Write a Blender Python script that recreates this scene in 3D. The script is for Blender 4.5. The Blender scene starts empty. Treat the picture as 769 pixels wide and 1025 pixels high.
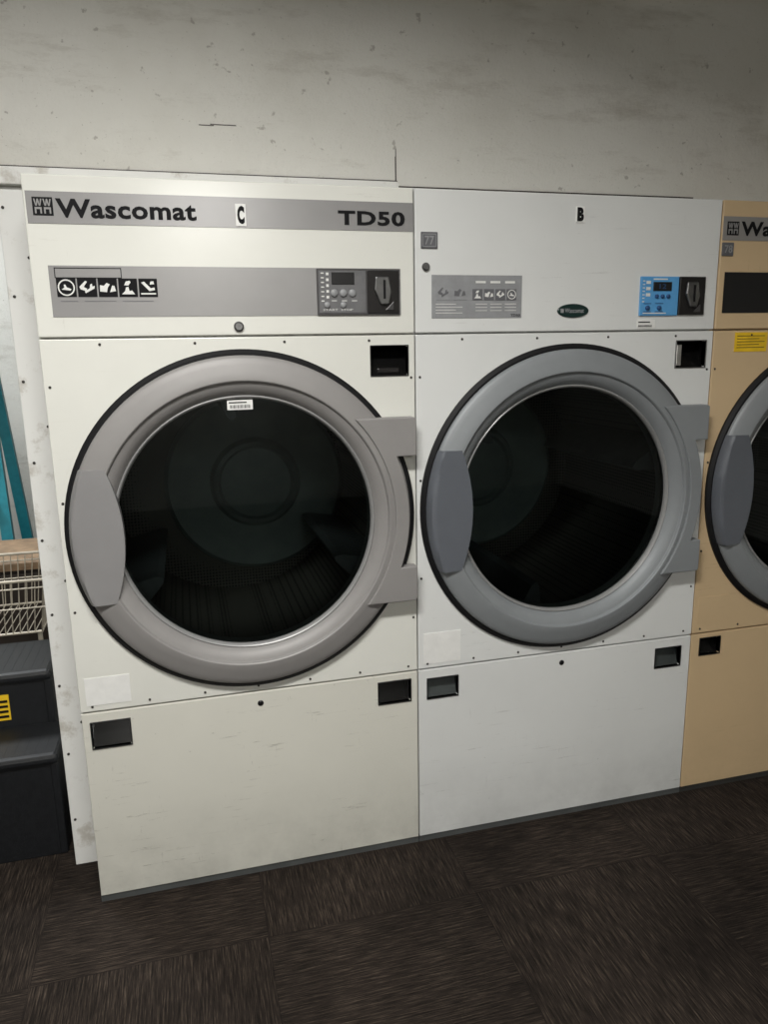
import bpy, bmesh, math, random
from mathutils import Vector, Matrix
random.seed(3)
scene=bpy.context.scene
COL=scene.collection
W=0.98
# ------------------------------------------------------------ materials
def newmat(name):
    m=bpy.data.materials.new(name); m.use_nodes=True
    nt=m.node_tree; b=nt.nodes['Principled BSDF']
    return m,nt,b
def N(nt,t,**k):
    n=nt.nodes.new(t)
    for a,v in k.items():
        if a in n.inputs.keys(): n.inputs[a].default_value=v
        else: setattr(n,a,v)
    return n
def ramp(nt,fac,stops):
    r=nt.nodes.new('ShaderNodeValToRGB'); e=r.color_ramp.elements
    while len(e)<len(stops): e.new(0.5)
    for el,(p,c) in zip(e,stops):
        el.position=p; el.color=(c[0],c[1],c[2],1) if not isinstance(c,(int,float)) else (c,c,c,1)
    nt.links.new(fac,r.inputs['Fac']); return r.outputs['Color']
def mix(nt,fac,a,b,mode='MIX'):
    n=nt.nodes.new('ShaderNodeMix'); n.data_type='RGBA'; n.blend_type=mode
    for s,v in ((0,fac),(6,a),(7,b)):
        if isinstance(v,(tuple,float,int)):
            n.inputs[s].default_value=v if s==0 else (v[0],v[1],v[2],1)
        else: nt.links.new(v,n.inputs[s])
    return n.outputs[2]
def coord(nt,scale=(1,1,1),loc=(0,0,0),rot=(0,0,0)):
    t=nt.nodes.new('ShaderNodeTexCoord'); m=nt.nodes.new('ShaderNodeMapping')
    m.inputs['Scale'].default_value=scale; m.inputs['Location'].default_value=loc; m.inputs['Rotation'].default_value=rot
    nt.links.new(t.outputs['Object'],m.inputs['Vector']); return m.outputs['Vector']
def noise(nt,vec,scale,detail=4,rough=.6):
    n=N(nt,'ShaderNodeTexNoise'); n.inputs['Scale'].default_value=scale; n.inputs['Detail'].default_value=detail; n.inputs['Roughness'].default_value=rough
    nt.links.new(vec,n.inputs['Vector']); return n.outputs['Fac']
def simple(name,c,rough=.5,metal=0,var=.08,nscale=30,bump=0,spec=.5):
    m,nt,b=newmat(name); v=coord(nt); f=noise(nt,v,nscale)
    lo=tuple(x*(1-var) for x in c); hi=tuple(min(1,x*(1+var)) for x in c)
    nt.links.new(ramp(nt,f,[(.35,lo),(.65,hi)]),b.inputs['Base Color'])
    b.inputs['Roughness'].default_value=rough; b.inputs['Metallic'].default_value=metal; b.inputs['Specular IOR Level'].default_value=spec
    if bump:
        bp=N(nt,'ShaderNodeBump',Strength=bump,Distance=.002); nt.links.new(noise(nt,v,nscale*8),bp.inputs['Height']); nt.links.new(bp.outputs[0],b.inputs['Normal'])
    return m
def mul(nt,a,k):
    f=N(nt,'ShaderNodeMath',operation='MULTIPLY'); nt.links.new(a,f.inputs[0])
    if isinstance(k,(int,float)): f.inputs[1].default_value=k
    else: nt.links.new(k,f.inputs[1])
    return f.outputs[0]
def enamel(name,c,dirt,amount=.5,rough=.3,seed=0,lowdirt=0):
    m,nt,b=newmat(name)
    v=coord(nt,loc=(seed,seed*2,0))
    base=mix(nt,ramp(nt,noise(nt,v,1.7,5),[(.35,0),(.75,1)]),c,tuple(x*.92 for x in c))
    mask=ramp(nt,noise(nt,v,2.6,3),[(.47,0),(.60,1)])
    col=base
    for k,(scl,rot,th) in enumerate((((2.0,1,30),.12,.59),((26,1,3.0),-.35,.62),((5,1,12),.6,.64))):
        vs=coord(nt,scale=scl,loc=(seed+3+k*7,0,5),rot=(0,rot,0))
        sc=ramp(nt,noise(nt,vs,3.0,8,.75),[(th,0),(th+.06,1)])
        col=mix(nt,mul(nt,mul(nt,sc,mask),amount),col,dirt)
    sp=ramp(nt,noise(nt,v,55,2,.5),[(.73,0),(.76,1)])
    col=mix(nt,mul(nt,sp,amount*.5),col,dirt)
    if lowdirt:   # grime rubbed along the foot of the machine
        t=nt.nodes.new('ShaderNodeTexCoord'); s=N(nt,'ShaderNodeSeparateXYZ'); nt.links.new(t.outputs['Object'],s.inputs[0])
        g=ramp(nt,s.outputs[2],[(.02,1),(.30,.0)])
        col=mix(nt,mul(nt,mul(nt,g,ramp(nt,noise(nt,v,6,6,.7),[(.35,.2),(.65,1)])),lowdirt),col,tuple(x*.5 for x in c))
    nt.links.new(col,b.inputs['Base Color'])
    b.inputs['Roughness'].default_value=rough
    bp=N(nt,'ShaderNodeBump',Strength=.05,Distance=.002); nt.links.new(noise(nt,v,160,2),bp.inputs['Height']); nt.links.new(bp.outputs[0],b.inputs['Normal'])
    return m
M={}
M['white_c']=enamel('enamel_white_warm',(.74,.74,.69),(.30,.27,.22),.2,.20,0)
M['white_clow']=enamel('enamel_white_aged',(.68,.67,.605),(.13,.11,.085),.7,.36,4,.5)
M['white_b']=enamel('enamel_white_cool',(.74,.75,.74),(.25,.24,.23),.22,.22,9)
M['white_blow']=enamel('enamel_white_cool_low',(.73,.74,.73),(.2,.19,.18),.45,.30,21,.45)
M['tan']=enamel('enamel_tan',(.64,.475,.285),(.30,.20,.10),.4,.35,14,.3)
M['band']=simple('band_grey',(.29,.285,.285),.25,.15,.04,3)
M['band3']=simple('band_grey_dim',(.26,.25,.24),.4,0,.04,3)
M['black']=simple('black_print',(.008,.008,.009),.7,spec=.15)
M['blackpl']=simple('black_plastic',(.008,.008,.009),.28)
M['rubber']=simple('black_rubber',(.005,.005,.006),.6,spec=.3)
M['ring_c']=simple('door_ring_grey',(.265,.255,.25),.5,.1,.05,6)
M['ring_b']=simple('door_ring_bluegrey',(.235,.25,.262),.5,.1,.05,6)
M['lip']=simple('door_lip_grey',(.33,.33,.33),.35,.3,.04,6)
M['lobe_c']=simple('handle_grey',(.24,.235,.237),.5,.0,.04,6)
M['lobe_b']=simple('handle_slate',(.115,.125,.145),.5,.0,.05,6)
M['plate']=simple('control_plate',(.085,.083,.085),.35,.5,.08,20)
M['plate_dk']=simple('coin_plate',(.03,.028,.028),.3,.6,.1,20)
M['chrome']=simple('chrome',(.55,.55,.55),.2,1,.1,40)
M['steel']=simple('steel_dull',(.20,.20,.20),.35,.9,.1,40)
M['button']=simple('button_grey',(.13,.13,.135),.4)
M['white_pr']=simple('white_print',(.72,.72,.70),.5,0,.03)
M['white_card']=simple('white_card',(.80,.80,.78),.5,0,.03)
M['sticker']=simple('faded_sticker',(.80,.80,.78),.45,0,.04)
M['labelgrey']=simple('label_grey',(.27,.275,.285),.45)
M['labelgrey_d']=simple('label_grey_dark',(.12,.12,.13),.45)
M['blue']=simple('control_blue',(.10,.34,.66),.4,0,.04)
M['blue_d']=simple('control_blue_dark',(.02,.07,.19),.4)
M['green']=simple('logo_green',(.006,.025,.022),.3)
M['yellow']=simple('yellow_label',(.85,.55,.02),.5)
M['base']=simple('vinyl_base',(.075,.08,.08),.55,0,.15,10)
M['base_dk']=simple('vinyl_base_dark',(.03,.03,.028),.6,0,.15,10)
M['inner']=simple('cup_dark',(.004,.004,.004),.22,.0,spec=.35)
M['cup_grey']=simple('cup_grey',(.07,.08,.08),.3,.5)
M['carc']=simple('carcass',(.45,.45,.43),.5)
M['drumback']=simple('drum_back',(.30,.33,.32),.45,.2,.15,5)
M['baffle']=simple('drum_baffle',(.18,.185,.19),.35,.5)
M['teal']=simple('ladder_teal',(.02,.28,.36),.4)
M['alu']=simple('aluminium',(.6,.6,.6),.35,.8)
M['wire']=simple('wire_tan',(.50,.45,.37),.4,.3)
M['stoolbl']=simple('stool_black',(.009,.010,.012),.45,0,.2,60,.4)
M['wood']=simple('wood_strip',(.30,.20,.12),.6,0,.3,14)
M['brown']=simple('counter_brown',(.035,.025,.02),.5,0,.2,10)
M['ceiling']=simple('ceiling_paint',(.55,.54,.50),.9,0,.05,4)
M['screw']=simple('screw',(.04,.037,.033),.5,.4)
# perforated drum
m,nt,b=newmat('drum_perforated'); v=coord(nt)
vo=N(nt,'ShaderNodeTexVoronoi'); vo.inputs['Scale'].default_value=85; vo.inputs['Randomness'].default_value=.1
nt.links.new(v,vo.inputs['Vector'])
nt.links.new(ramp(nt,vo.outputs['Distance'],[(.28,(.005,.005,.005)),(.36,(.19,.165,.145))]),b.inputs['Base Color'])
b.inputs['Metallic'].default_value=.3; b.inputs['Roughness'].default_value=.45; M['drum']=m
# glass
m,nt,b=newmat('door_glass'); nt.nodes.remove(b)
tr=N(nt,'ShaderNodeBsdfTransparent'); tr.inputs[0].default_value=(.33,.375,.37,1)
gl=N(nt,'ShaderNodeBsdfGlossy'); gl.inputs['Color'].default_value=(.85,.9,.9,1); gl.inputs['Roughness'].default_value=.03
fr=N(nt,'ShaderNodeFresnel'); fr.inputs['IOR'].default_value=1.3
ms=N(nt,'ShaderNodeMixShader'); nt.links.new(fr.outputs[0],ms.inputs[0]); nt.links.new(tr.outputs[0],ms.inputs[1]); nt.links.new(gl.outputs[0],ms.inputs[2])
nt.links.new(ms.outputs[0],nt.nodes['Material Output'].inputs['Surface']); M['glass']=m
# plaster wall
m,nt,b=newmat('wall_plaster'); v=coord(nt)
base=ramp(nt,noise(nt,v,1.3,6,.6),[(.3,(.58,.565,.515)),(.5,(.67,.66,.615)),(.7,(.70,.69,.65))])
vs=coord(nt,scale=(1.2,1,5))
st=ramp(nt,noise(nt,vs,2.2,9,.78),[(.53,0),(.72,.6)])
base=mix(nt,st,base,(.38,.35,.30))
sp=ramp(nt,noise(nt,v,26,3,.6),[(.67,0),(.71,.6)])
base=mix(nt,sp,base,(.28,.26,.23))
sp2=ramp(nt,noise(nt,v,110,2,.6),[(.68,0),(.72,.5)])
base=mix(nt,sp2,base,(.30,.28,.25))
nt.links.new(base,b.inputs['Base Color']); b.inputs['Roughness'].default_value=.6
bp=N(nt,'ShaderNodeBump',Strength=.6,Distance=.008); nt.links.new(noise(nt,v,38,8,.75),bp.inputs['Height']); nt.links.new(bp.outputs[0],b.inputs['Normal']); M['wall']=m
# painted board with chipped dirt
m,nt,b=newmat('board_paint'); v=coord(nt)
base=mix(nt,ramp(nt,noise(nt,v,9,7,.7),[(.55,0),(.66,.7)]),(.72,.72,.70),(.42,.39,.34))
nt.links.new(base,b.inputs['Base Color']); b.inputs['Roughness'].default_value=.55; M['board']=m
# carpet tiles : 24 inch quarter-turned
m,nt,b=newmat('carpet_tiles'); v=coord(nt,loc=(-.457,.27,0))
sx=N(nt,'ShaderNodeSeparateXYZ'); nt.links.new(v,sx.inputs[0])
def math_(op,a,b_=None):
    n=N(nt,'ShaderNodeMath',operation=op)
    for i,x in enumerate((a,b_)):
        if x is None: continue
        if isinstance(x,(int,float)): n.inputs[i].default_value=x
        else: nt.links.new(x,n.inputs[i])
    return n.outputs[0]
ux=math_('DIVIDE',sx.outputs[0],.61); uy=math_('DIVIDE',sx.outputs[1],.61)
fx=math_('FLOOR',ux); fy=math_('FLOOR',uy)
chk=math_('FLOORED_MODULO',math_('ADD',fx,fy),2.0)
va=coord(nt,scale=(250,12,1)); vb=coord(nt,scale=(12,250,1),loc=(3,7,0))
na=noise(nt,va,1.0,3,.7); nb=noise(nt,vb,1.0,3,.7)
nn=math_('ADD',math_('MULTIPLY',na,math_('SUBTRACT',1.0,chk)),math_('MULTIPLY',nb,chk))
col=ramp(nt,nn,[(.36,(.009,.007,.0055)),(.52,(.024,.018,.0145)),(.64,(.050,.038,.029)),(.76,(.11,.086,.066))])
big=ramp(nt,noise(nt,coord(nt),2.0,4),[(.35,.6),(.65,1.2)])
col=mix(nt,1.0,col,big,'MULTIPLY')
ex=math_('MINIMUM',math_('FRACT',ux),math_('SUBTRACT',1.0,math_('FRACT',ux))); ey=math_('MINIMUM',math_('FRACT',uy),math_('SUBTRACT',1.0,math_('FRACT',uy)))
ed=math_('LESS_THAN',math_('MINIMUM',ex,ey),.003)
col=mix(nt,math_('MULTIPLY',ed,.35),col,(.005,.004,.004))
nt.links.new(col,b.inputs['Base Color']); b.inputs['Roughness'].default_value=.95; b.inputs['Specular IOR Level'].default_value=.15
bp=N(nt,'ShaderNodeBump',Strength=.6,Distance=.004); nt.links.new(nn,bp.inputs['Height']); nt.links.new(bp.outputs[0],b.inputs['Normal']); M['carpet']=m

# ------------------------------------------------------------ mesh helpers
def mk(name,bm,mat,parent=None,smooth=False,bevel=0):
    me=bpy.data.meshes.new(name); bm.normal_update(); bm.to_mesh(me); bm.free()
    o=bpy.data.objects.new(name,me); COL.objects.link(o)
    for mm in (mat if isinstance(mat,list) else [mat]): me.materials.append(M[mm])
    if smooth:
        for p in me.polygons: p.use_smooth=True
    if parent: o.parent=parent
    if bevel:
        md=o.modifiers.new('bev','BEVEL'); md.width=bevel; md.segments=2; md.limit_method='ANGLE'; md.angle_limit=.7
    return o
def addbox(bm,x0,x1,y0,y1,z0,z1,mi=0):
    vs=[bm.verts.new(p) for p in ((x0,y0,z0),(x1,y0,z0),(x1,y1,z0),(x0,y1,z0),(x0,y0,z1),(x1,y0,z1),(x1,y1,z1),(x0,y1,z1))]
    for f in ((0,3,2,1),(4,5,6,7),(0,1,5,4),(1,2,6,5),(2,3,7,6),(3,0,4,7)):
        bm.faces.new([vs[i] for i in f]).material_index=mi
def box(name,x0,x1,y0,y1,z0,z1,mat,parent=None,bevel=0):
    bm=bmesh.new(); addbox(bm,x0,x1,y0,y1,z0,z1); return mk(name,bm,mat,parent,False,bevel)
def boxes(name,lst,mat,parent=None,bevel=0):
    bm=bmesh.new()
    for l in lst: addbox(bm,*l)
    return mk(name,bm,mat,parent,False,bevel)
def addlathe(bm,cx,cz,prof,seg=128,close=False,mi=0):
    rings=[]
    for r,y in prof:
        if r<1e-6: rings.append([bm.verts.new((cx,y,cz))])
        else: rings.append([bm.verts.new((cx+r*math.cos(2*math.pi*i/seg),y,cz+r*math.sin(2*math.pi*i/seg))) for i in range(seg)])
    pairs=list(zip(rings[:-1],rings[1:]))
    if close: pairs.append((rings[-1],rings[0]))
    for a,b_ in pairs:
        for i in range(seg):
            j=(i+1)%seg
            if len(a)==1 and len(b_)==1: continue
            if len(a)==1: f=bm.faces.new((a[0],b_[j],b_[i]))
            elif len(b_)==1: f=bm.faces.new((a[i],a[j],b_[0]))
            else: f=bm.faces.new((a[i],a[j],b_[j],b_[i]))
            f.material_index=mi
def lathe(name,cx,cz,prof,mat,parent=None,seg=128,close=False,smooth=True,ang=.35):
    bm=bmesh.new(); addlathe(bm,cx,cz,prof,seg,close)
    bmesh.ops.recalc_face_normals(bm,faces=bm.faces)
    o=mk(name,bm,mat,parent,smooth)
    if smooth:
        md=o.modifiers.new('es','EDGE_SPLIT'); md.split_angle=ang
    return o
def prism(name,pts,y0,y1,mat,parent=None,bevel=0):
    bm=bmesh.new(); a=[bm.verts.new((x,y0,z)) for x,z in pts]; b_=[bm.verts.new((x,y1,z)) for x,z in pts]
    n=len(pts); bm.faces.new(a); bm.faces.new(b_[::-1])
    for i in range(n): bm.faces.new((a[i],b_[i],b_[(i+1)%n],a[(i+1)%n]))
    bmesh.ops.recalc_face_normals(bm,faces=bm.faces)
    return mk(name,bm,mat,parent,False,bevel)
def text(name,s,x0,x1,z0,z1,mat,parent,y=-.0025,bold=.0,space=1.0):
    cu=bpy.data.curves.new(name+'_c','FONT'); cu.body=s; cu.size=1; cu.extrude=.002; cu.offset=bold; cu.resolution_u=3; cu.space_character=space
    o=bpy.data.objects.new(name+'_t',cu); COL.objects.link(o)
    dg=bpy.context.evaluated_depsgraph_get(); me=bpy.data.meshes.new_from_object(o.evaluated_get(dg))
    bpy.data.objects.remove(o); xs=[v.co.x for v in me.vertices]; ys=[v.co.y for v in me.vertices]
    ax,bx,ay,by=min(xs),max(xs),min(ys),max(ys)
    for v in me.vertices:
        v.co=Vector((x0+(v.co.x-ax)/(bx-ax)*(x1-x0), y-v.co.z*.2, z0+(v.co.y-ay)/(by-ay)*(z1-z0)))
    me.materials.clear(); me.materials.append(M[mat]); me.name=name
    ob=bpy.data.objects.new(name,me); COL.objects.link(ob); ob.parent=parent; return ob
def cut(o,cutters):
    for c in cutters:
        c.parent=o.parent
        md=o.modifiers.new('b','BOOLEAN'); md.operation='DIFFERENCE'; md.object=c; md.solver='EXACT'
    bpy.context.view_layer.update()
    dg=bpy.context.evaluated_depsgraph_get(); me=bpy.data.meshes.new_from_object(o.evaluated_get(dg))
    o.modifiers.clear(); o.data=me
    for c in cutters: bpy.data.objects.remove(c)
    for p in me.polygons: p.use_smooth=False
    md=o.modifiers.new('bev','BEVEL'); md.width=.002; md.segments=2; md.limit_method='ANGLE'; md.angle_limit=.7
def tube(bm,p,q,r,seg=8):
    p=Vector(p);q=Vector(q);d=(q-p).normalized(); a=d.orthogonal().normalized(); b_=d.cross(a)
    A=[bm.verts.new(p+(a*math.cos(t)+b_*math.sin(t))*r) for t in [2*math.pi*i/seg for i in range(seg)]]
    B=[bm.verts.new(q+(a*math.cos(t)+b_*math.sin(t))*r) for t in [2*math.pi*i/seg for i in range(seg)]]
    for i in range(seg): bm.faces.new((A[i],A[(i+1)%seg],B[(i+1)%seg],B[i]))
    bm.faces.new(A[::-1]); bm.faces.new(B)

# ------------------------------------------------------------ dryer
CX,CZ=.489,1.107
def screws(name,pts,parent,r=.0036,mat='screw'):
    bm=bmesh.new()
    for x,z in pts: addlathe(bm,x,z,[(r,.001),(r,-.0015),(r*.6,-.003),(0,-.003)],10)
    bmesh.ops.recalc_face_normals(bm,faces=bm.faces)
    return mk(name,bm,mat,parent)
def cup(parent,name,x0,x1,z0,z1,inner='inner',frame='blackpl',depth=.035):
    t=.003; boxes(name+'_frame',[(x0-t,x1+t,-.003,.004,z1,z1+t),(x0-t,x1+t,-.003,.004,z0-t,z0),(x0-t,x0,-.003,.004,z0,z1),(x1,x1+t,-.003,.004,z0,z1)],frame,parent,.001)
    bm=bmesh.new()
    vs=[bm.verts.new(p) for p in ((x0,0,z0),(x1,0,z0),(x1,0,z1),(x0,0,z1),(x0,.01,z0),(x1,.01,z0),(x1,depth,z1),(x0,depth,z1))]
    for f in ((4,5,6,7),(0,1,5,4),(1,2,6,5),(2,3,7,6),(3,0,4,7)): bm.faces.new([vs[i] for i in f])
    mk(name+'_pocket',bm,inner,parent)
def pict(parent,name,x0,z0,s,i,fg='white_pr',bg='black',y=0):
    box(name+'_tile',x0,x0+s,-.0022+y,0+y,z0,z0+s,bg,parent)
    k=s/10; ya,yb=-.0032+y,-.0020+y
    def poly(n,pts): prism(name+'_'+n,[(x0+a*k,z0+b_*k) for a,b_ in pts],ya,yb,fg,parent)
    if i==0:
        lathe(name+'_ring',x0+s/2,z0+s/2,[(s*.44,-.0022+y),(s*.44,-.0034+y),(s*.37,-.0034+y),(s*.37,-.0022+y)],fg,parent,24)
        poly('motif',[(2.5,4),(7,3.4),(7.6,4.2),(5.2,5.2),(4.6,6.6),(3.8,6.6),(4,5)])
    elif i==1:
        poly('motif_a',[(1,5.5),(4.2,8.6),(5.2,8.2),(3.2,5.4),(5,4.4),(4.2,3.2),(1.4,4.2)]); poly('motif_b',[(4,2),(8.8,4.6),(9,6),(7.8,5.6),(7.6,7.2),(6.6,6.6),(6.4,4.8),(3.6,3)])
    elif i==2:
        poly('motif_a',[(1.5,1.5),(8.5,1.5),(7,3.6),(5.6,3.2),(5.2,5.6),(3.8,5.2),(3.4,3.4)]); poly('motif_b',[(3,6.4),(5.2,6.2),(6.6,8),(6,8.8),(4,8.4)])
    elif i==3:
        poly('motif_a',[(.8,3),(4.4,2.6),(5,5),(6.2,6.8),(4.6,7.6),(3,6),(1,6.4)]); poly('motif_b',[(6,2.6),(9.2,3.2),(8.6,6),(7.4,6.2)])
    else:
        poly('motif_a',[(1,1.4),(9,1.4),(9,2.2),(1,2.2)]); poly('motif_b',[(1.4,7.8),(3,8.4),(6.4,4.8),(8.4,5.2),(8.6,3.8),(5.6,3.2)]); poly('motif_c',[(6,6.8),(8.4,7),(8,8.6),(6.4,8.4)])
def coin(parent,x0,x1,z0,z1):
    box('coin_plate',x0,x1,-.008,0,z0,z1,'plate_dk',parent,.002)
    cx=(x0+x1)/2; w=(x1-x0)
    h=z1-z0
    prism('coin_funnel',[(cx-w*.26,z1-h*.14),(cx+w*.18,z1-h*.14),(cx+w*.26,z1-h*.5),(cx+w*.16,z0+h*.2),(cx-w*.10,z0+h*.2),(cx-w*.30,z1-h*.45)],-.016,-.007,'steel',parent,.004)
    box('coin_slot',cx-w*.02,cx+w*.05,-.0175,-.015,z0+h*.34,z1-h*.22,'black',parent)
    prism('coin_return',[(cx+w*.05,z0+h*.08),(cx+w*.32,z0+h*.08),(cx+w*.32,z0+h*.28)],-.012,-.007,'plate',parent,.001)
def door(parent,ring,lobe,hx=.963):
    lathe('door_gasket',CX,CZ,[(.435,.004),(.435,-.012),(.455,-.016),(.470,-.016),(.480,-.008),(.480,.004)],'rubber',parent)
    lathe('door_ring',CX,CZ,[(.462,-.006),(.464,-.018),(.4625,-.024),(.459,-.028),(.454,-.031),(.440,-.035),(.420,-.040),(.404,-.0435),(.399,-.0435),(.396,-.041),(.3945,-.036),(.393,-.034),(.386,-.032),(.374,-.026),(.364,-.016),(.358,-.006),(.356,.02),(.40,.02)],ring,parent,160)
    lathe('door_inner_lip',CX,CZ,[(.360,-.002),(.359,-.010),(.356,-.012),(.353,-.010),(.350,-.004),(.349,.012),(.356,.012)],'lip',parent)
    lathe('door_glass',CX,CZ,[(.350,.004),(.25,.002),(0,.001)],'glass',parent)
    pts=[]
    def arc(r,z): return CX+math.sqrt(max(0,r*r-(z-CZ)**2))
    top,bot,t2,b2=1.392,.850,1.282,.955
    n=24
    for i in range(n+1):
        z=bot+(top-bot)*i/n; pts.append((arc(.414,z),z))
    pts+=[(hx-.006,top),(hx,top-.006),(hx,t2)]
    for i in range(n+1):
        z=t2-(t2-b2)*i/n
        pts.append((arc(.4545,z),z))
    pts+=[(hx,b2),(hx,bot+.006),(hx-.006,bot)]
    prism('hinge_bracket',pts,-.048,-.012,ring,parent,.003)
    box('hinge_block_top',hx-.045,hx-.012,-.044,0,1.30,1.375,ring,parent,.002)
    box('hinge_block_bottom',hx-.045,hx-.012,-.044,0,.865,.94,ring,parent,.002)
    # handle : lens shaped, slightly dished plate
    n=24; zt,zb=CZ+.182,CZ-.180
    bm=bmesh.new(); rows=[]; K=16
    for i in range(n+1):
        z=zb+(zt-zb)*i/n; t=(z-CZ)/.18
        xl=CX-math.sqrt(.4655**2-(z-CZ)**2); xr=.160-.034*abs(t)**2.0
        row=[]
        for j in range(K+1):
            s=j/K; x=xl+(xr-xl)*s
            inset=min(1,s*(xr-xl)/.010)
            y=-.028-.020*inset+.007*s
            row.append((x,y-.003,z))
        rows.append(row)
    V=[[bm.verts.new(p) for p in r] for r in rows]; B=[[bm.verts.new((p[0],-.010,p[2])) for p in r] for r in rows]
    for i in range(n):
        for j in range(K): bm.faces.new((V[i][j],V[i][j+1],V[i+1][j+1],V[i+1][j]))
    for i in range(n):
        bm.faces.new((V[i][0],V[i+1][0],B[i+1][0],B[i][0])); bm.faces.new((V[i][K],B[i][K],B[i+1][K],V[i+1][K]))
    for j in range(K):
        bm.faces.new((V[0][j],B[0][j],B[0][j+1],V[0][j+1])); bm.faces.new((V[n][j],V[n][j+1],B[n][j+1],B[n][j]))
    bmesh.ops.recalc_face_normals(bm,faces=bm.faces)
    h=mk('door_handle',bm,lobe,parent,True); md=h.modifiers.new('es','EDGE_SPLIT'); md.split_angle=.7
def drum(parent,style):
    lathe('drum_shell',CX,CZ,[(.352,.03),(.43,.05),(.43,.80),(.0,.82)],'drum',parent,96)
    cx,cz=(CX+.09,CZ-.01) if style==0 else (CX-.0,CZ)
    lathe('drum_back_plate',cx,cz,[(.335,.80),(.335,.77),(.32,.755),(.29,.76),(.17,.765),(.155,.74),(.14,.735),(.13,.75),(.06,.75),(0,.745)],'drumback',parent,96)
    for k in range(3):
        a=math.radians((-28,95,212)[k] if style==0 else (16,140,258)[k])
        ca,sa=math.cos(a),math.sin(a); nx,nz=-sa,ca
        bm=bmesh.new(); pr=[(.43,.055),(.30,.014),(.285,0),(.30,-.014),(.43,-.055)]
        A=[];Bv=[]
        for r,w in pr:
            A.append(bm.verts.new((CX+ca*r+nx*w,.07,CZ+sa*r+nz*w))); Bv.append(bm.verts.new((CX+ca*r+nx*w,.70,CZ+sa*r+nz*w)))
        for i in range(4): bm.faces.new((A[i],A[i+1],Bv[i+1],Bv[i]))
        bm.faces.new(A); bm.faces.new(Bv[::-1])
        bmesh.ops.recalc_face_normals(bm,faces=bm.faces)
        mk('drum_baffle_%d'%(k+1),bm,'baffle',parent)
def dryer(i,up,mid,low,ring,lobe,style,kicker='base'):
    E=bpy.data.objects.new('clothes_dryer',None); E.location=((0,W,2*W+.004)[i],0,0); COL.objects.link(E)
    D=1.05; x0,x1=(-.003 if i==0 else .0),(W-.002 if i!=1 else W+.002)
    boxes('cabinet',[(x0,x0+.012,.021,D,.0,2.0),(x1-.012,x1,.021,D,.0,2.0),(x0+.012,x1-.012,.021,D,1.985,2.0),(x0+.012,x1-.012,D-.01,D,.0,1.985),
        (x0+.012,x1-.012,.03,D-.01,.02,.03),(x0+.012,x1-.012,.022,.05,.575,.635),(x0+.012,x1-.012,.022,.05,1.59,1.645)],mid,E)
    box('toe_strip',x0,x1,.004,.02,0,.022,kicker,E)
    lowp=box('lower_panel',x0+.001,x1-.001,0,.02,.022,.602,low,E)
    cupc=[(.021,.124,.495,.572),(.852,.954,.508,.578)] if i==0 else ([(.030,.130,.505,.570),(.845,.942,.500,.568)] if i==1 else [(.035,.115,.525,.585),(.845,.942,.515,.580)])
    c=[box('cutter',a,b_,-.1,.1,z0,z1,'inner') for a,b_,z0,z1 in cupc]; cut(lowp,c)
    for k,(a,b_,z0,z1) in enumerate(cupc): cup(E,'pull_%d'%(k+1),a,b_,z0,z1,'cup_grey' if i==1 else 'inner','blackpl',.045)
    midp=box('door_panel',x0+.001,x1-.001,0,.02,.607,1.618,mid,E)
    cy=lathe('cutter',CX,CZ,[(0,-.2),(.452,-.2),(.452,.2),(0,.2)],'inner',None,128,False,False); cy.modifiers.clear()
    rc=(.850,.956,1.508,1.588); c2=box('cutter',rc[0],rc[1],-.1,.1,rc[2],rc[3],'inner'); cut(midp,[cy,c2])
    cup(E,'upper_pull',*rc,inner='inner',frame='steel' if i==1 else 'blackpl',depth=.06)
    if i==1: box('pull_catch',rc[0]+.004,rc[0]+.022,.002,.04,rc[2]+.004,rc[3]-.01,'chrome',E,.002)
    else: box('pull_catch',rc[0]+.02,rc[1]-.02,.010,.03,rc[2]+.004,rc[2]+.02,'plate_dk',E,.004)
    lathe('bulkhead',CX,CZ,[(.46,.021),(.352,.021),(.352,.05),(.46,.05)],'carc',E,96,True)
    box('header_panel',x0+.001,x1-.001,0,.02,1.623,2.005,up,E,.003)
    door(E,ring,lobe,hx=.966 if i==0 else (.943+.01)); drum(E,style)
    sp=[(.03+k*.153,.622) for k in range(7)]+[(.012,.90+k*.30) for k in range(3)]+[(.966,.78+k*.36) for k in range(3)]+[(.14+k*.235,1.604) for k in range(4)]
    screws('panel_screws',sp,E)
    screws('panel_lock',[(.492,.566)],E,.009,'blackpl')
    return E
d0=dryer(0,'white_c','white_c','white_clow','ring_c','lobe_c',0)
d1=dryer(1,'white_b','white_b','white_blow','ring_b','lobe_b',1)
d2=dryer(2,'tan','tan','tan','ring_b','lobe_b',1,'base_dk')
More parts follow.
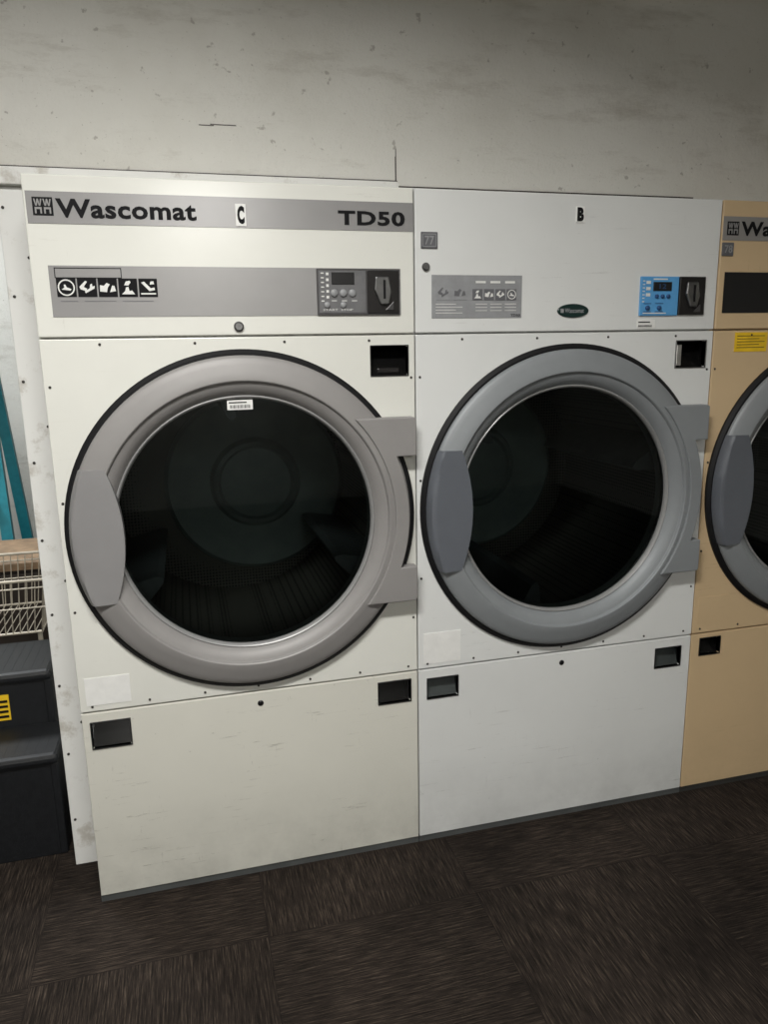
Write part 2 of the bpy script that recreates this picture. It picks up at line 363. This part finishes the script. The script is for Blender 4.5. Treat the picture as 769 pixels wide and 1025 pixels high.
# ---- dryer C header details
E=d0
box('brand_band',.004,.976,-.0015,0,1.892,1.966,'band',E)
def logo(E,x0,x1,z0,z1):
    box('logo_tile',x0,x1,-.0025,0,z0,z1,'black',E)
    w=(x1-x0); h=(z1-z0)
    for k in range(2):
        a=x0+w*(.07+.45*k); c_=w*.41
        prism('logo_w_%d'%(k+1),[(a,z1-h*.1),(a+c_*.18,z1-h*.1),(a+c_*.28,z0+h*.62),(a+c_*.42,z1-h*.1),(a+c_*.58,z1-h*.1),(a+c_*.72,z0+h*.62),(a+c_*.82,z1-h*.1),(a+c_,z1-h*.1),(a+c_*.8,z0+h*.52),(a+c_*.62,z0+h*.52),(a+c_*.5,z0+h*.72),(a+c_*.38,z0+h*.52),(a+c_*.2,z0+h*.52)],-.0035,-.002,'band',E)
        prism('logo_m_%d'%(k+1),[(a+c_*.08,z0+h*.1),(a+c_*.28,z0+h*.1),(a+c_*.28,z0+h*.34),(a+c_*.72,z0+h*.34),(a+c_*.72,z0+h*.1),(a+c_*.92,z0+h*.1),(a+c_*.92,z0+h*.45),(a+c_*.08,z0+h*.45)],-.0035,-.002,'band',E)
logo(E,.018,.064,1.910,1.952)
text('brand_text','Wascomat',.070,.401,1.906,1.950,'black',E,bold=.03,space=1.06)
text('model_text','TD50',.767,.952,1.905,1.942,'black',E,bold=.035,space=1.08)
box('letter_label',.499,.525,-.004,-.001,1.896,1.950,'white_card',E); text('letter_text','C',.503,.521,1.901,1.945,'black',E,y=-.0045,bold=.06)
box('instruction_band',.038,.938,-.0015,0,1.672,1.795,'band',E)
boxes('label_outline',[(.051,.208,-.0022,0,1.788,1.790),(.051,.208,-.0022,0,1.765,1.767),(.051,.053,-.0022,0,1.765,1.790),(.206,.208,-.0022,0,1.765,1.790)],'black',E)
for k in range(5): pict(E,'pictogram_%d'%(k+1),.053+k*.0485,1.720,.045,(0,1,3,2,4)[k])
boxes('small_print',[(.060,.10,-.0022,0,1.709,1.711),(.115,.19,-.0022,0,1.709,1.711),(.205,.28,-.0022,0,1.709,1.711)],'labelgrey_d',E)
box('control_plate',.703,.934,-.006,0,1.672,1.794,'plate',E,.002)
box('control_face',.708,.838,-.0075,-.005,1.678,1.788,'button',E,.002)
box('display_window',.743,.806,-.009,-.006,1.752,1.784,'blackpl',E,.001)
boxes('panel_marks',[(.714+j*.0,.722,-.0085,-.007,1.780-j*.012,1.783-j*.012) for j in range(7)]+[(.728,.735,-.0085,-.007,1.776-j*.015,1.783-j*.015) for j in range(5)]+[(.742+.028*j,.756+.028*j,-.0085,-.007,1.709,1.711) for j in range(3)],'white_pr',E)
text('cycle_text','START  STOP',.718,.80,1.684,1.689,'white_pr',E,y=-.0077)
bm=bmesh.new()
for x,z,r in((.749,1.730,.010),(.774,1.730,.010),(.799,1.730,.010),(.729,1.699,.008),(.773,1.699,.008)): addlathe(bm,x,z,[(r,-.006),(r,-.011),(r*.8,-.013),(0,-.013)],24)
bmesh.ops.recalc_face_normals(bm,faces=bm.faces); mk('buttons',bm,'labelgrey',E,True)
coin(E,.842,.931,1.676,1.789)
lathe('header_lock',.491,1.645,[(.013,0),(.013,-.006),(.009,-.009),(.004,-.009),(.004,-.005),(0,-.005)],'steel',E,24)
box('faded_label',.016,.134,-.0012,0,.625,.707,'sticker',E)
box('door_barcode_label',.448,.516,-.0035,-.0005+.002,1.427,1.453,'white_card',E)
boxes('barcode',[(.456+j*.0032,.456+j*.0032+(.0012,.002)[j%3==0],-.0045,-.003,1.431,1.440) for j in range(17)]+[(.453,.50,-.0045,-.003,1.445,1.448)],'black',E)
# ---- dryer B header details (local x)
E=d1
box('number_badge',.017,.066,-.004,0,1.849,1.893,'labelgrey_d',E,.002); boxes('badge_rim',[(.021,.062,-.0048,-.003,1.886,1.888),(.021,.062,-.0048,-.003,1.853,1.855),(.021,.023,-.0048,-.003,1.853,1.888),(.060,.062,-.0048,-.003,1.853,1.888)],'labelgrey',E)
text('badge_text','77',.028,.055,1.859,1.882,'labelgrey',E,y=-.0048,bold=.01)
lathe('header_lock',.031,1.801,[(.011,0),(.011,-.006),(.008,-.009),(0,-.009)],'steel',E,24)
box('instruction_label',.048,.323,-.0015,0,1.662,1.780,'labelgrey',E,.001)
for k in range(2): pict(E,'pictogram_%d'%(k+1),.062+k*.05,1.712,.040,(1,3)[k],'labelgrey_d','labelgrey',-.0005)
for k in range(4): pict(E,'icon_%d'%(k+1),.170+k*.035,1.712,.030,(2,3,1,0)[k],'white_pr','labelgrey_d',-.0012)
boxes('instruction_lines',[(.06,.12+.02*(j%2),-.0025,-.001,1.700-j*.008,1.7015-j*.008) for j in range(4)]+[(.18+.045*(j%3),.215+.045*(j%3),-.0025,-.001,1.700-j//3*.009,1.7015-j//3*.009) for j in range(9)]+[(.18+.045*j,.21+.045*j,-.0025,-.001,1.758,1.764) for j in range(3)],'white_pr',E)
text('instruction_code','TD50',.288,.318,1.666,1.673,'black',E,y=-.002)
bm=bmesh.new(); addlathe(bm,0,0,[(1,0),(1,-.003),(.93,-.005),(0,-.005)],48)
for v in bm.verts: v.co.x=v.co.x*.051+.488; v.co.z=v.co.z*.020+1.681
bmesh.ops.recalc_face_normals(bm,faces=bm.faces); mk('oval_badge',bm,'green',E)
text('oval_text','Wascomat',.460,.522,1.675,1.688,'labelgrey',E,y=-.0055,bold=.01)
box('oval_logo',.446,.456,-.006,-.004,1.675,1.687,'labelgrey',E)
box('control_face',.709,.842,-.006,0,1.665,1.780,'blue',E,.002)
box('display_window',.752,.815,-.009,-.005,1.738,1.764,'blackpl',E,.001)
text('display_text','12',.772,.795,1.744,1.758,'blue_d',E,y=-.0092)
bm=bmesh.new()
for x,z,r in((.765,1.722,.006),(.785,1.722,.006),(.805,1.722,.006),(.735,1.688,.007),(.775,1.688,.007)): addlathe(bm,x,z,[(r,-.005),(r,-.010),(r*.8,-.012),(0,-.012)],24)
bmesh.ops.recalc_face_normals(bm,faces=bm.faces); mk('buttons',bm,'blue_d',E,True)
boxes('panel_marks',[(.716,.723,-.0075,-.005,1.765-j*.010,1.768-j*.010) for j in range(7)]+[(.728,.742,-.0075,-.005,1.758-j*.018,1.767-j*.018) for j in range(3)]+[(.752,.80,-.0075,-.005,1.770,1.774),(.72,.80,-.0075,-.005,1.671,1.674)],'white_pr',E)
boxes('panel_frames',[(.762,.790,-.0072,-.005,1.676,1.678),(.762,.790,-.0072,-.005,1.700,1.702),(.722,.748,-.0072,-.005,1.676,1.678),(.722,.748,-.0072,-.005,1.700,1.702)],'blue_d',E)
coin(E,.844,.935,1.667,1.780)
box('price_label',.706,.768,-.002,0,1.628,1.654,'white_card',E); boxes('price_lines',[(.710+j*.004,.712+j*.004,-.0028,-.001,1.632,1.638) for j in range(12)]+[(.71,.75,-.0028,-.001,1.645,1.648)],'black',E)
box('letter_label',.488,.515,-.003,0,1.928,1.972,'white_card',E); text('letter_text','B',.491,.512,1.931,1.969,'black',E,y=-.0035,bold=.07)
box('faded_label',.018,.139,-.0012,0,.622,.722,'sticker',E)
# ---- dryer 3 details
E=d2
box('brand_band',.004,.974,-.0015,0,1.888,1.958,'band3',E)
logo(E,.018,.060,1.903,1.943); text('brand_text','Wascomat',.068,.401,1.902,1.944,'black',E,bold=.03,space=1.06)
box('number_badge',.004,.046,-.004,0,1.842,1.882,'labelgrey_d',E,.002); text('badge_text','78',.012,.040,1.851,1.874,'labelgrey',E,y=-.0048,bold=.01)
box('instruction_band',.022,.938,-.0015,0,1.672,1.795,'blackpl',E)
box('control_face',.709,.842,-.006,0,1.680,1.780,'plate',E,.002); coin(E,.844,.935,1.677,1.780)
box('warning_label',.078,.20,-.0015,0,1.552,1.612,'yellow',E); boxes('warning_lines',[(.086,.19-.02*(j%2),-.0022,-.001,1.600-j*.009,1.602-j*.009) for j in range(5)],'brown',E)
box('faded_label',.018,.139,-.0012,0,.642,.735,'tan',E)

# ------------------------------------------------------------ room
WY=.20
bm=bmesh.new()
addbox(bm,-3,-.10-.9,WY,WY+.12,0,3.0); addbox(bm,-1.0,3*W+.01,WY,WY+.12,2.012,3.0); addbox(bm,3*W+.01,4.6,WY,WY+.12,0,3.0)
mk('wall_back',bm,'wall')
box('trim_1',-1.0,.99,WY-.020,WY,2.014,2.058,'board',None,.003)
box('trim_2',-.098,-.004,WY,WY+.02,0,2.011,'board',None,.002)
box('trim_3',.99,3.0,WY-.012,WY,2.014,2.044,'board',None,.003)
boxes('trim_gap_line',[(-1.0,.99,WY-.004,WY,2.058,2.0635),(.99,2.0,WY-.004,WY,2.044,2.049)],'brown')  # dark strips whose colour stands in for the gap above the boards
boxes('wall_crack',[(.984,.9875,WY-.0015,WY,2.06,2.130),(.9855,.9875,WY-.0015,WY,2.130,2.15),(.46,.53,WY-.0012,WY,2.188,2.1900),(.43,.47,WY-.0012,WY,2.185,2.187)],'brown').name='crack_lines'  # dark crack lines on the plaster, not a trim board
bm=bmesh.new()
for k in range(9):
    bm2=.16+k*.225
    addlathe(bm,-.085+.003*(k%2),bm2,[(.004,WY+.001),(.004,WY-.002),(0,WY-.003)],10)
    if k%2: addlathe(bm,-.035,bm2+.1,[(.004,WY+.001),(.004,WY-.002),(0,WY-.003)],10)
bmesh.ops.recalc_face_normals(bm,faces=bm.faces); sc=mk('trim_screws',bm,'screw'); sc.parent=bpy.data.objects['trim_2']
box('floor',-3,4.6,-6.0,3.0,-.05,0,'carpet')
box('ceiling',-3,4.6,-6.0,3.0,3.0,3.05,'ceiling')
box('wall_left',-3.1,-3,-6,3.0,0,3.0,'wall'); box('wall_right',4.6,4.7,-6,3.0,0,3.0,'wall')
box('wall_front',-3,4.6,-6.1,-6,0,3.0,'wall'); box('wall_far',-3,4.6,3.0,3.1,0,3.0,'wall')
# unseen block added under the ceiling, shaped to shade the upper right wall
bm=bmesh.new()
fp=[(1.35,WY),(1.22,-.25),(1.0,-.82),(4.6,-.9),(4.6,WY)]
a=[bm.verts.new((x,y,2.685)) for x,y in fp]; b_=[bm.verts.new((x,y,3.0)) for x,y in fp]
bm.faces.new(a); bm.faces.new(b_[::-1])
for i in range(5): bm.faces.new((a[i],b_[i],b_[(i+1)%5],a[(i+1)%5]))
bmesh.ops.recalc_face_normals(bm,faces=bm.faces); mk('ceiling_shadow_block',bm,'ceiling')
# ---- back room things
def empty(n):
    e=bpy.data.objects.new(n,None); COL.objects.link(e); return e
S=empty('step_stool')
def stepblock(name,x0,x1,y0,y1,z1):
    boxes(name+'_tread',[(x0,x1,y0,y1,z1-.04,z1)],'stoolbl',S,.015)
    boxes(name+'_riser',[(x0+.02,x1-.02,y0+.012,y0+.03,.0,z1-.035)],'stoolbl',S,.003)
    boxes(name+'_side',[(x0+.004,x0+.03,y0+.01,y1-.01,0,z1-.035),(x1-.03,x1-.004,y0+.01,y1-.01,0,z1-.035)],'stoolbl',S,.006)
stepblock('lower_step',-.56,-.125,.26,.50,.36); stepblock('upper_step',-.56,-.160,.485,.80,.55)
boxes('tread_grip',[(-.54+k*.03,-.525+k*.03,.275,.48,.359,.3605) for k in range(14)]+[(-.54+k*.03,-.525+k*.03,.50,.78,.549,.5505) for k in range(12)],'stoolbl',S,.0004)
boxes('stool_label',[(-.42,-.300,.493,.498,.385,.475)],'yellow',S); boxes('stool_label_print',[(-.415,-.305,.491,.494,.395+.018*k,.403+.018*k) for k in range(4)],'black',S)
C_=empty('wire_laundry_cart')
bm=bmesh.new(); x0,x1,y0,y1,zb,zt=-.85,-.225,.88,1.32,.54,.755
for z,r in((zt,.006),(zb,.005),((zt+zb)/2,.003),(zt-.03,.003)):
    i_=.0 if z>zb+.01 else .03
    for p,q in(((x0+i_,y0+i_,z),(x1-i_,y0+i_,z)),((x1-i_,y0+i_,z),(x1-i_,y1-i_,z)),((x1-i_,y1-i_,z),(x0+i_,y1-i_,z)),((x0+i_,y1-i_,z),(x0+i_,y0+i_,z))): tube(bm,p,q,r)
n=22
for k in range(n+1):
    t=k/n; x=x0+(x1-x0)*t; xb=x0+.03+(x1-x0-.06)*t
    tube(bm,(x,y0,zt),(xb,y0+.03,zb),.0022,6); tube(bm,(x,y1,zt),(xb,y1-.03,zb),.0022,6); tube(bm,(xb,y0+.03,zb),(xb,y1-.03,zb),.0022,6)
for k in range(16):
    t=k/15; y=y0+(y1-y0)*t; yb=y0+.03+(y1-y0-.06)*t
    tube(bm,(x1,y,zt),(x1-.03,yb,zb),.0022,6); tube(bm,(x0,y,zt),(x0+.03,yb,zb),.0022,6)
mk('basket',bm,'wire',C_)
bm=bmesh.new()
for x in(x0+.04,x1-.04):
    for y in(y0+.04,y1-.04): tube(bm,(x,y,zb),(x,y,.09),.009)
for y in(y0+.04,y1-.04): tube(bm,(x0+.04,y,.12),(x1-.04,y,.12),.008)
mk('cart_frame',bm,'wire',C_)
bm=bmesh.new()
for x in(x0+.04,x1-.04):
    for y in(y0+.04,y1-.04):
        bb=Matrix.Translation((x,y,.045))
        bmesh.ops.create_cone(bm,cap_ends=True,segments=24,radius1=.045,radius2=.045,depth=.024,matrix=bb@Matrix.Rotation(math.pi/2,4,'X'))
mk('cart_wheels',bm,'rubber',C_)
K_=empty('storage_counter')
box('counter_body',-1.7,-.30,1.42,1.85,0,.66,'brown',K_,.003); box('counter_top',-1.72,-.28,1.39,1.87,.66,.695,'wood',K_,.004)
boxes('counter_doors',[(-1.68+.345*k,-1.35+.345*k,1.405,1.42,.06,.64) for k in range(4)],'brown',K_,.003)
# step ladder
Ld=empty('step_ladder'); Ld.location=(-.165,.25,0)
bm=bmesh.new()
for xa,xb in((-.95,-.85),(-.40,-.50)):
    for (ya,yb) in ((1.75,2.05),(2.35,2.15)):
        p=Vector((xa,ya,0));q=Vector((xb,yb,1.85)); 
        w=.055; vs=[]
        for c in(p,q):
            for sx_,sy_ in((-w/2,-.02),(w/2,-.02),(w/2,.02),(-w/2,.02)): vs.append(bm.verts.new(c+Vector((sx_,sy_,0))))
        for f in((0,1,5,4),(1,2,6,5),(2,3,7,6),(3,0,4,7),(0,3,2,1),(4,5,6,7)): bm.faces.new([vs[i] for i in f])
mk('rails',bm,'teal',Ld)
boxes('steps',[(-.95+.1*k/6+.03,-.40-.1*k/6-.03,1.73+.3*k/6,1.83+.3*k/6,.28+.27*k-.0,.31+.27*k) for k in range(6)]+[(-.86,-.49,2.0,2.2,1.83,1.87)],'alu',Ld,.003)

# ------------------------------------------------------------ lights
def area(name,loc,sx,sy,power,col,rot=(0,0,0),spread=180):
    l=bpy.data.lights.new(name,'AREA'); l.shape='RECTANGLE'; l.size=sx; l.size_y=sy; l.energy=power; l.color=col; l.spread=math.radians(spread)
    o=bpy.data.objects.new(name,l); o.location=loc; o.rotation_euler=rot; COL.objects.link(o); return o
area('ceiling_lamp_1',(.1,-1.6,2.93),1.1,.25,78,(1,.985,.945),spread=158)
area('ceiling_lamp_2',(.63,-5.3,2.93),.7,.3,95,(1,.985,.95))
area('ceiling_lamp_3',(-1.4,1.9,2.93),.6,.6,60,(.95,.98,1))
w=bpy.data.worlds.new('world'); scene.world=w; w.use_nodes=True
w.node_tree.nodes['Background'].inputs[0].default_value=(.8,.85,.9,1); w.node_tree.nodes['Background'].inputs[1].default_value=.05
# ------------------------------------------------------------ camera
loc=(.3353,-2.0646,1.5781); yaw,p,r,f=.2576,.2138,-.0181,747.5676
F=Vector((math.sin(yaw)*math.cos(p),math.cos(yaw)*math.cos(p),-math.sin(p)))
R0=Vector((math.cos(yaw),-math.sin(yaw),0)); U0=Vector((math.sin(yaw)*math.sin(p),math.cos(yaw)*math.sin(p),math.cos(p)))
R=R0*math.cos(r)+U0*math.sin(r); U=-R0*math.sin(r)+U0*math.cos(r)
cam=bpy.data.cameras.new('camera'); co=bpy.data.objects.new('camera',cam); COL.objects.link(co)
co.matrix_world=Matrix(((R.x,U.x,-F.x,loc[0]),(R.y,U.y,-F.y,loc[1]),(R.z,U.z,-F.z,loc[2]),(0,0,0,1)))
cam.sensor_fit='VERTICAL'; cam.sensor_height=36; cam.lens=f/1025*36; cam.clip_start=.05
scene.camera=co
scene.view_settings.view_transform='Standard'
